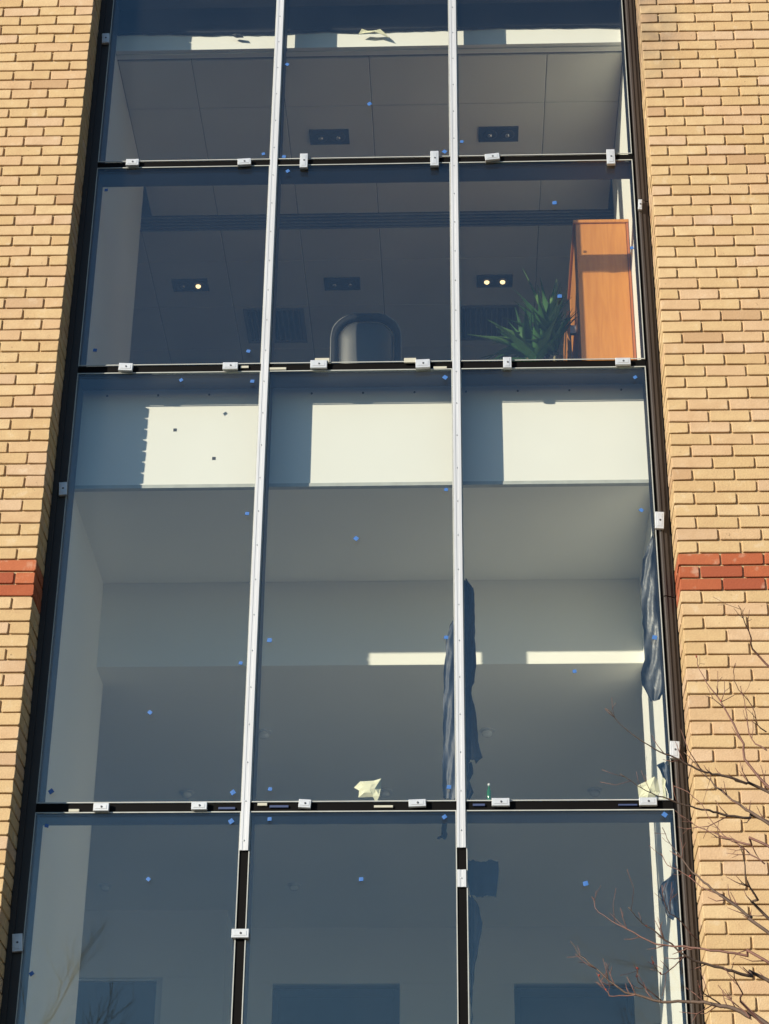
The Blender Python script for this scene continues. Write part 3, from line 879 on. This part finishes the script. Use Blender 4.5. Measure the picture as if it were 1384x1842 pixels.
# ------------------------------------------------------------------ polythene left hanging inside
def sheet(key, y, mat, label, fold=0.014, seed=1):
    rows = SHEETS[key]
    r2 = random.Random(seed)
    nc = 13
    ph = [r2.uniform(0, 6.28) for _ in range(3)]
    fine = []
    for (za, a0, a1), (zb_, b0, b1) in zip(rows[:-1], rows[1:]):
        steps = max(2, int(abs(za - zb_) / 0.035))
        for s in range(steps):
            t = s / steps
            j = r2.uniform(-0.003, 0.003)
            fine.append((za + (zb_ - za) * t, a0 + (b0 - a0) * t + j, a1 + (b1 - a1) * t + r2.uniform(-0.003, 0.003)))
    fine.append(rows[-1])
    q = MB()
    v = []
    for z, a, b in fine:
        for c in range(nc):
            u = c / (nc - 1)
            yy = y + fold * math.sin(u * 7 + ph[0] + z * 2.3) + fold * 0.6 * math.sin(u * 15 - z * 19 + ph[1]) + r2.uniform(-0.0035, 0.0035)
            v.append((a + (b - a) * u + (r2.uniform(-0.002, 0.002)), yy, z + 0.006 * math.sin(u * 9 + ph[2]) + r2.uniform(-0.005, 0.005)))
    k = len(v)
    f = []
    for i in range(len(fine) - 1):
        for c in range(nc - 1):
            p = i * nc + c
            f.append((p, p + nc, p + nc + 1, p + 1))
    back = [(x, yy + 0.0015, z) for x, yy, z in v]
    q.poly(v + back, f + [tuple(k + i for i in reversed(t)) for t in f])
    return tag(q.build('polythene_sheet', mat, smooth=True), label, 'plastic sheet', 'polythene scraps inside the glazing')


sheet('mull_left', 0.475, M['film'], 'dark blue polythene hanging left of the right silver strip, with torn glints', fold=0.006, seed=2)
sheet('mull_right', 0.475, M['film'], 'long dark blue polythene hanging right of the right silver strip', seed=3)
sheet('mull_right_low', 0.480, M['film'], 'short torn end of polythene just above the lower joint by the right silver strip', seed=4)
sheet('jamb', 0.440, M['film_grey'], 'long crumpled grey polythene hanging at the right edge beside the red band', fold=0.011, seed=5)
sheet('jamb_piece', 0.440, M['film'], 'dark scrap of polythene at the right edge above the lower joint', fold=0.008, seed=6)
sheet('jamb_low', 0.440, M['film'], 'dark pointed scrap of polythene at the right edge of the bottom pane', fold=0.008, seed=7)
sheet('low_square', 0.475, M['film'], 'square dark sheet right of the short silver cap in the bottom pane', fold=0.004, seed=8)
sheet('low_curve', 0.470, M['film'], 'tapering dark strip hanging under the square sheet in the bottom pane', fold=0.006, seed=9)
sheet('strap', 0.450, M['film'], 'short dark strap hanging below the lower joint left of the right silver strip', fold=0.004, seed=10)


def scrap(name, mat, pts, y, label, cat, crease=0.025, group=None):
    """crumpled piece of card: an outline in x, z with a crease, standing on the ledge"""
    cx = sum(p[0] for p in pts) / len(pts)
    cz = sum(p[1] for p in pts) / len(pts)
    r3 = random.Random(len(label))
    ring_ = [(x, y + r3.uniform(-crease, crease), z) for x, z in pts]
    mid = [((x + cx) / 2, y - crease * 0.6 + r3.uniform(-crease, crease) * 0.5, (z + cz) / 2) for x, z in pts]
    k = len(pts)
    v = ring_ + mid + [(cx, y - crease, cz)]
    f = []
    for i in range(k):
        i2 = (i + 1) % k
        f += [(i, i2, k + i2, k + i), (k + i, k + i2, 2 * k)]
    b = [(x, yy + 0.003, z) for x, yy, z in v]
    kk = len(v)
    rimf = [(i2, i, kk + i, kk + i2) for i, i2 in ((i, (i + 1) % k) for i in range(k))]
    q = MB().poly(v + b, f + [tuple(kk + i for i in reversed(t)) for t in f] + rimf)
    return tag(q.build(name, mat), label, cat, group)


LEDGE = 5.481
scrap('torn_card', M['paper'], [(-0.54, 5.573), (-0.508, 5.601), (-0.439, 5.606), (-0.399, 5.615), (-0.402, 5.569), (-0.407, 5.520), (-0.425, LEDGE + 0.003), (-0.44, 5.518), (-0.516, 5.516), (-0.513, 5.552)], 0.285,
      'torn cream card propped on the lower ledge behind the middle tall pane', 'card', 0.012)
scrap('torn_card', M['paper'], [(0.919, 5.571), (0.971, 5.598), (1.009, 5.619), (1.026, 5.607), (1.033, 5.534), (1.018, 5.516), (0.96, LEDGE + 0.003), (0.924, 5.510)], 0.285,
      'torn cream card propped on the lower ledge at the right edge', 'card', 0.012)
scrap('torn_card', M['paper'], [(1.040, LEDGE + 0.002), (1.049, 5.53), (1.044, 5.60), (1.056, 5.616), (1.066, 5.598), (1.060, 5.565), (1.070, 5.53), (1.068, LEDGE + 0.002)], 0.285,
      'small cream card shard wedged beside the dark polythene at right edge', 'card', 0.006)
scrap('torn_paper', M['paper'], [(-0.600, 10.885), (-0.580, 10.915), (-0.52, 10.902), (-0.46, 10.912), (-0.425, 10.875), (-0.40, 10.845), (-0.45, 10.880), (-0.50, 10.888), (-0.55, 10.880)], YT - 0.048,
      'torn paper scrap stuck over the middle sunlit strip at the top', 'paper', 0.010)
scrap('torn_paper', M['film_grey'], [(-1.44, 10.895), (-1.42, 10.905), (-1.37, 10.897), (-1.35, 10.872), (-1.40, 10.876)], YT - 0.046,
      'dark torn scrap over the left sunlit strip at the top', 'scrap', 0.012)
bt = empty('green_bottle', (0.157, 0.285, LEDGE), 'small green glass bottle standing on the lower ledge by the dark polythene', 'bottle')
MB().lathe([(0.010, 0.0), (0.012, 0.004), (0.012, 0.062), (0.006, 0.078), (0.0055, 0.092)], 14, (0.157, 0.285, LEDGE)).build('body', M['bottle'], bt, True)
MB().lathe([(0.007, 0.0), (0.007, 0.012), (0.005, 0.013)], 12, (0.157, 0.285, LEDGE + 0.0922)).build('cap', M['whitemetal'], bt, True)

# ------------------------------------------------------------------ bookcase by the right pier, upper room
bx0, bx1, by0, by1, bt_ = 0.778, 1.121, 0.967, 1.80, 9.708
bc = empty('bookcase', ((bx0 + bx1) / 2, (by0 + by1) / 2, FLOOR_UP), 'tall orange wood bookcase with its end panel against the window', 'bookcase')
MB().cbox(bx0 + 0.006, bx1 - 0.016, by0, by0 + 0.025, FLOOR_UP + 0.06, bt_ - 0.026, 0.002).build('end_panel', M['wood'], bc)
MB().cbox(bx0 + 0.006, bx1 - 0.016, by1 - 0.025, by1, FLOOR_UP + 0.06, bt_ - 0.026, 0.002).build('end_panel', M['wood'], bc)
MB().box(bx1 - 0.014, bx1, by0 - 0.004, by1 + 0.004, FLOOR_UP + 0.06, bt_ - 0.026).build('back_panel', M['wood_dark'], bc)
MB().cbox(bx0 - 0.008, bx1 + 0.003, by0 - 0.012, by1 + 0.012, bt_ - 0.025, bt_, 0.003).build('top', M['wood'], bc)
MB().box(bx0 + 0.02, bx1 - 0.016, by0 + 0.01, by1 - 0.01, FLOOR_UP, FLOOR_UP + 0.059).build('plinth', M['wood_dark'], bc)
for z in (8.45, 8.84, 9.10, 9.42):
    MB().box(bx0 + 0.014, bx1 - 0.016, by0 + 0.026, by1 - 0.026, z, z + 0.022).build('shelf', M['wood_dark'], bc)
MB().box(bx0 + 0.008, bx0 + 0.013, by0 + 0.026, by1 - 0.026, 8.862, bt_ - 0.027).build('front_panel', M['wood'], bc)
dr = MB().cbox(bx0 - 0.052, bx0 - 0.032, by0 + 0.36, by1 - 0.02, FLOOR_UP + 0.07, 9.26, 0.002).build('door', M['wood'], bc)
for z in (8.3, 9.1):
    MB().box(bx0 - 0.031, bx0 + 0.012, by0 + 0.38, by0 + 0.41, z, z + 0.06).build('hinge', M['screw_pale'], dr)
MB().tube([(bx0 - 0.053, by1 - 0.08, 8.8), (bx0 - 0.075, by1 - 0.08, 8.81), (bx0 - 0.075, by1 - 0.08, 8.91), (bx0 - 0.053, by1 - 0.08, 8.92)], 0.005).build('handle', M['chrome'], dr)

# ------------------------------------------------------------------ office chair
cx, cy_ = -0.548, 0.99
ch = empty('office_chair', (cx, cy_ + 0.22, FLOOR_UP), 'black office chair with grey leather back half in shade behind the middle pane', 'chair')
ztop, zlow, hw = 8.962, 8.48, 0.218


def back_y(z):
    return cy_ - 0.03 - 0.05 * (z - 8.5) + 0.10 * max(0, 8.62 - z)


def rounded(hw_, z0, z1, rad, n=9):
    pts = []
    for sx, sz, a0 in ((1, 1, 0), (-1, 1, 90), (-1, -1, 180), (1, -1, 270)):
        ccx, ccz = sx * (hw_ - rad), (z1 - rad) if sz > 0 else (z0 + rad)
        for i in range(n):
            a = R(a0 + 90 * i / (n - 1))
            pts.append((ccx + rad * math.cos(a), ccz + rad * math.sin(a)))
    return pts


loop = rounded(hw - 0.02, zlow, ztop, 0.13)
P3 = [(cx + x, back_y(z) + 1.0 * x * x, z) for x, z in loop]
q = MB()
n_ = len(P3)
for i in range(n_):                                   # flat moulded rim
    x, y, z = P3[i]
    ux, uz = x - cx, z - (zlow + ztop) / 2
    d = math.hypot(ux, uz)
    ux, uz = ux / d, uz / d
    q.v += [(x + ux * 0.022, y + 0.004, z + uz * 0.022), (x + ux * 0.020, y - 0.016, z + uz * 0.020), (x - ux * 0.022, y - 0.020, z - uz * 0.022),
            (x - ux * 0.026, y - 0.004, z - uz * 0.026), (x - ux * 0.022, y + 0.020, z - uz * 0.022), (x + ux * 0.018, y + 0.020, z + uz * 0.018)]
for i in range(n_):
    i2 = (i + 1) % n_
    for k in range(6):
        k2 = (k + 1) % 6
        q.f.append((i * 6 + k, i * 6 + k2, i2 * 6 + k2, i2 * 6 + k))
bk = q.build('back_frame', M['plastic'], ch, True)
MB().tube([(x + (x - cx) * 0.105, y - 0.004, z + 0.022 * (1 if z > 8.86 else 0.3)) for x, y, z in P3 + P3[:1]], 0.0035, 6, False).build('trim', M['trimgrey'], bk, True)
q = MB()
lp = rounded(hw - 0.050, zlow + 0.034, ztop - 0.036, 0.10)
cpt = (0.0, (zlow + ztop) / 2)
rings = []
for s, dy in ((1.0, 0.012), (0.97, -0.006), (0.88, -0.016), (0.6, -0.024), (0.3, -0.026)):
    rings.append([(cx + x * s, back_y(cpt[1] + (z - cpt[1]) * s) + 1.0 * (x * s) ** 2 + dy, cpt[1] + (z - cpt[1]) * s) for x, z in lp])
for rg_ in rings:
    q.v += rg_
n_ = len(lp)
for j in range(len(rings) - 1):
    for i in range(n_):
        i2 = (i + 1) % n_
        q.f.append((j * n_ + i, j * n_ + i2, (j + 1) * n_ + i2, (j + 1) * n_ + i))
q.f.append(tuple((len(rings) - 1) * n_ + i for i in range(n_)))
q.build('backrest', M['leather'], ch, True)
MB().cbox(cx - 0.24, cx + 0.24, cy_ + 0.02, cy_ + 0.47, 8.46, 8.54, 0.02).build('seat', M['leather'], ch)
MB().tube([(cx, cy_ + 0.02, 8.72), (cx, cy_ + 0.06, 8.55), (cx, cy_ + 0.10, 8.44), (cx, cy_ + 0.2, 8.43)], 0.022).build('back_stem', M['plastic'], ch, True)
MB().lathe([(0.03, 0), (0.03, 0.2), (0.02, 0.205), (0.02, 0.33)], 14, (cx, cy_ + 0.22, FLOOR_UP + 0.09)).build('column', M['plastic'], ch, True)
for k in range(5):
    a = R(72 * k + 18)
    MB().tube([(cx, cy_ + 0.22, FLOOR_UP + 0.11), (cx + 0.29 * math.cos(a), cy_ + 0.22 + 0.29 * math.sin(a), FLOOR_UP + 0.07)], [0.03, 0.016]).build('leg', M['plastic'], ch, True)
    MB().lathe([(0.012, -0.02), (0.028, -0.018), (0.028, 0.018), (0.012, 0.02)], 12, (cx + 0.29 * math.cos(a), cy_ + 0.22 + 0.29 * math.sin(a), FLOOR_UP + 0.0285), 'x').build('castor', M['plastic'], ch, True)
for s in (-1, 1):
    MB().tube([(cx + s * 0.25, cy_ + 0.10, 8.48), (cx + s * 0.285, cy_ + 0.10, 8.56), (cx + s * 0.285, cy_ + 0.12, 8.62), (cx + s * 0.285, cy_ + 0.36, 8.62), (cx + s * 0.27, cy_ + 0.40, 8.50)], 0.014).build('armrest', M['plastic'], ch, True)

# ------------------------------------------------------------------ pot plant with strap leaves
px, py = 0.56, 1.12
pl = empty('pot_plant', (px, py, FLOOR_UP), 'spiky green pot plant with long strap leaves left of the bookcase', 'plant')
MB().lathe([(0.10, 0.0), (0.135, 0.22), (0.145, 0.225), (0.145, 0.25), (0.125, 0.25)], 22, (px, py, FLOOR_UP)).build('pot', M['pot'], pl, True)
MB().lathe([(0.124, 0), (0.124, 0.004)], 22, (px, py, FLOOR_UP + 0.242)).build('soil', M['soil'], pl)
heads = [(px + 0.03, py + 0.0, 8.98), (px - 0.10, py + 0.02, 8.86), (px + 0.07, py - 0.05, 8.84), (px - 0.05, py - 0.06, 8.74)]
for hx, hy, hz in heads:
    MB().tube([(px + (hx - px) * 0.4, py + (hy - py) * 0.4, FLOOR_UP + 0.24), (px + (hx - px) * 0.8, py + (hy - py) * 0.7, (FLOOR_UP + hz) / 2 + 0.1), (hx, hy, hz)], [0.017, 0.015, 0.012]).build('stem', M['stem'], pl, True)


def leaf_mesh(L, W, droop, mat):
    q = MB()
    n = 9
    for i in range(n + 1):
        t = i / n
        w = W * (0.35 + 0.65 * math.sin(math.pi * min(1, t * 1.25 + 0.08) ** 0.8)) * (1 - t ** 3.2) + 0.0008
        x = L * t * (1 - 0.12 * droop * t)
        z = -droop * L * 0.55 * t * t
        q.v += [(x, -w, z + w * 0.35), (x, 0, z - w * 0.15), (x, w, z + w * 0.35)]
    for i in range(n):
        for k in (0, 1):
            p = i * 3 + k
            q.f.append((p, p + 3, p + 4, p + 1))
    return q.mesh('leaf', mat, True)


LV = [leaf_mesh(0.34, 0.027, 0.12, M['leaf2']), leaf_mesh(0.34, 0.030, 0.4, M['leaf']), leaf_mesh(0.28, 0.027, 0.7, M['leaf']), leaf_mesh(0.36, 0.028, 0.3, M['leaf']), leaf_mesh(0.24, 0.018, 0.25, M['leaf'])]
rl = random.Random(21)
for i in range(120):
    hx, hy, hz = heads[i % 4]
    az = rl.uniform(0, 2 * math.pi)
    el_ = R(rl.uniform(5, 78))
    d = Vector((math.cos(az), math.sin(az), 0))
    if hx + 0.42 * d.x * math.cos(el_) > 0.76 or hy + 0.42 * d.y * math.cos(el_) < 0.52:
        el_ = R(rl.uniform(66, 84))
    o = place('leaf', rl.choice(LV[1:] if i % 4 else LV), (hx, hy, hz + rl.uniform(-0.10, 0.01)), pl, (rl.uniform(-0.5, 0.5), -el_, az))
for (hx, hy, hz), az, el_, s in ((heads[0], 165, 76, 1.55), (heads[0], 20, 82, 1.25), (heads[1], 182, 16, 1.15), (heads[1], 200, 32, 0.9), (heads[1], 150, 50, 0.95)):
    o = place('leaf', LV[0], (hx, hy, hz), pl, (0.4, -R(el_), R(az)))
    o.scale = (s, 1.15, 1.15)

# ------------------------------------------------------------------ bare young tree in front of the right hand wall
tree = empty('bare_tree', (2.55, -1.55, 0.12), 'leafless young tree with thin reddish twigs in front of the right brick wall', 'tree')
trunk_pts = [(2.55, -1.55, 0.12), (2.53, -1.54, 1.2), (2.47, -1.52, 2.4), (2.40, -1.50, 3.4), (2.36, -1.46, 4.3), (2.38, -1.43, 5.2), (2.33, -1.42, 6.0)]
MB().tube(trunk_pts, [0.055, 0.047, 0.041, 0.035, 0.027, 0.017, 0.006], 10).build('trunk', M['bark'], tree, True)


def on_trunk(z):
    for a, b in zip(trunk_pts[:-1], trunk_pts[1:]):
        if a[2] <= z <= b[2]:
            t = (z - a[2]) / (b[2] - a[2])
            return Vector(a).lerp(Vector(b), t)
    return Vector(trunk_pts[-1])


def spline(pts, k=3):
    """Catmull-Rom through the points"""
    P_ = [Vector(p) for p in pts]
    P_ = [P_[0] * 2 - P_[1]] + P_ + [P_[-1] * 2 - P_[-2]]
    out = []
    for i in range(1, len(P_) - 2):
        for s in range(k):
            t = s / k
            a, b, c, d = P_[i - 1], P_[i], P_[i + 1], P_[i + 2]
            out.append(0.5 * ((2 * b) + (c - a) * t + (2 * a - 5 * b + 4 * c - d) * t * t + (3 * b - a - 3 * c + d) * t * t * t))
    out.append(P_[-2])
    return out


rt = random.Random(8)
bud = MB().lathe([(0.0015, 0), (0.0042, 0.004), (0.0036, 0.009), (0.001, 0.013)], 6).mesh('bud', M['bud'], True)
for bi, (w, pts) in enumerate(BRANCHES):
    pts = [Vector(p) for p in pts]
    if w >= 0.0095 and pts[0].x > 1.19:              # limbs: carry on to the trunk
        d = pts[0] - pts[1]
        zt = max(2.2, pts[0].z - 0.75 * (2.4 - pts[0].x) - rt.uniform(0.0, 0.3))
        tp = on_trunk(zt)
        mid = pts[0] * 0.5 + tp * 0.5 + Vector((0, 0, -0.02)) + d.normalized() * 0.12
        pts = [tp, mid] + pts
        r0 = w * 1.35
    else:
        r0 = w * 0.75
    sp_ = spline(pts, 3)
    k = len(sp_)
    jit = [Vector((rt.uniform(-1, 1), rt.uniform(-1, 1), rt.uniform(-1, 1))) * 0.0035 for _ in sp_]
    sp_ = [p + j for p, j in zip(sp_, jit)]
    rad = [max(0.0017, r0 * (1 - i / (k - 1)) ** 0.75 * 0.52) for i in range(k)]
    br = MB().tube(sp_, rad, 6).build('branch', M['bark'] if w > 0.0105 else M['twig'], tree, True)
    # side twigs
    q = MB()
    for s in range(int(k * 0.42)):
        i = rt.randrange(2, k - 1)
        d = (sp_[min(i + 1, k - 1)] - sp_[i - 1]).normalized()
        side = d.cross(Vector((rt.uniform(-1, 1), -1.0, rt.uniform(-0.6, 0.6)))).normalized() * rt.choice((-1, 1))
        L = rt.uniform(0.03, 0.17) * (1.2 if rt.random() < 0.25 else 0.7)
        dirn = (d * rt.uniform(0.5, 1.1) + side * rt.uniform(0.4, 0.9) + Vector((0, rt.uniform(-.4, .4), rt.uniform(-0.1, 0.5)))).normalized()
        p0 = sp_[i]
        p1 = p0 + dirn * L * 0.5 + Vector((rt.uniform(-1, 1), rt.uniform(-1, 1), rt.uniform(-1, 1))) * L * 0.08
        p2 = p1 + (dirn + Vector((rt.uniform(-.4, .3), 0, rt.uniform(0, .6)))).normalized() * L * 0.5
        rr_ = min(rad[i] * 0.7, 0.0028)
        q.tube([p0, p1, p2], [rr_, rr_ * 0.75, 0.0011], 5)
        if L > 0.09 and rt.random() < 0.6:
            p3 = p1 + (side + dirn * 0.6).normalized() * L * 0.3
            q.tube([p1, p3], [rr_ * 0.7, 0.001], 5)
    if q.v:
        tag(q.build('twigs', M['twig'], br, True), kind='stuff')
    for s in range(rt.choice((0, 0, 1, 2))):
        i = rt.randrange(k // 2, k)
        o = bpy.data.objects.new('bud', bud)
        col.objects.link(o)
        o.parent = br
        o.location = sp_[i] - world_loc(tree)
        o.rotation_euler = (rt.uniform(-1, 1), rt.uniform(-1, 1), 0)

# ------------------------------------------------------------------ second tree, across the road behind the camera: seen only as a reflection in the bottom left pane
far = empty('bare_tree', (-5.0, -13.2, 0.0), 'pale budding tree mirrored faintly low in the bottom left pane', 'tree')
MB().tube([(-5.0, -13.2, 0.0), (-4.95, -13.2, 2.0), (-5.02, -13.15, 4.2), (-4.98, -13.2, 6.2), (-5.0, -13.2, 8.0)], [0.08, 0.07, 0.04, 0.018, 0.007], 9).build('trunk', M['bark'], far, True)
rf = random.Random(31)
qs = MB()


def grow(p, d, L, r_, depth):
    pts = [p]
    for s in range(3):
        d = (d + Vector((rf.uniform(-.25, .25), rf.uniform(-.25, .25), rf.uniform(-.05, .3)))).normalized()
        pts.append(pts[-1] + d * L / 3)
    qs.tube(pts, [r_, r_ * 0.85, r_ * 0.7, r_ * 0.5], 5)
    if depth:
        for s in range(3 if depth > 1 else 4):
            i = rf.choice((1, 2, 3))
            dd = (d + Vector((rf.uniform(-1, 1), rf.uniform(-1, 1), rf.uniform(-.1, .8))) * 0.8).normalized()
            grow(pts[i], dd, L * rf.uniform(0.5, 0.75), r_ * 0.5, depth - 1)


for k in range(11):
    z = 3.6 + k * 0.42
    a_ = k * 2.4
    grow(Vector((-5.0, -13.2, z)), Vector((math.cos(a_), math.sin(a_), 0.9)).normalized(), 1.7 - 0.07 * k, 0.021, 3)
tag(qs.build('crown', M['catkin'], far, True), kind='stuff')
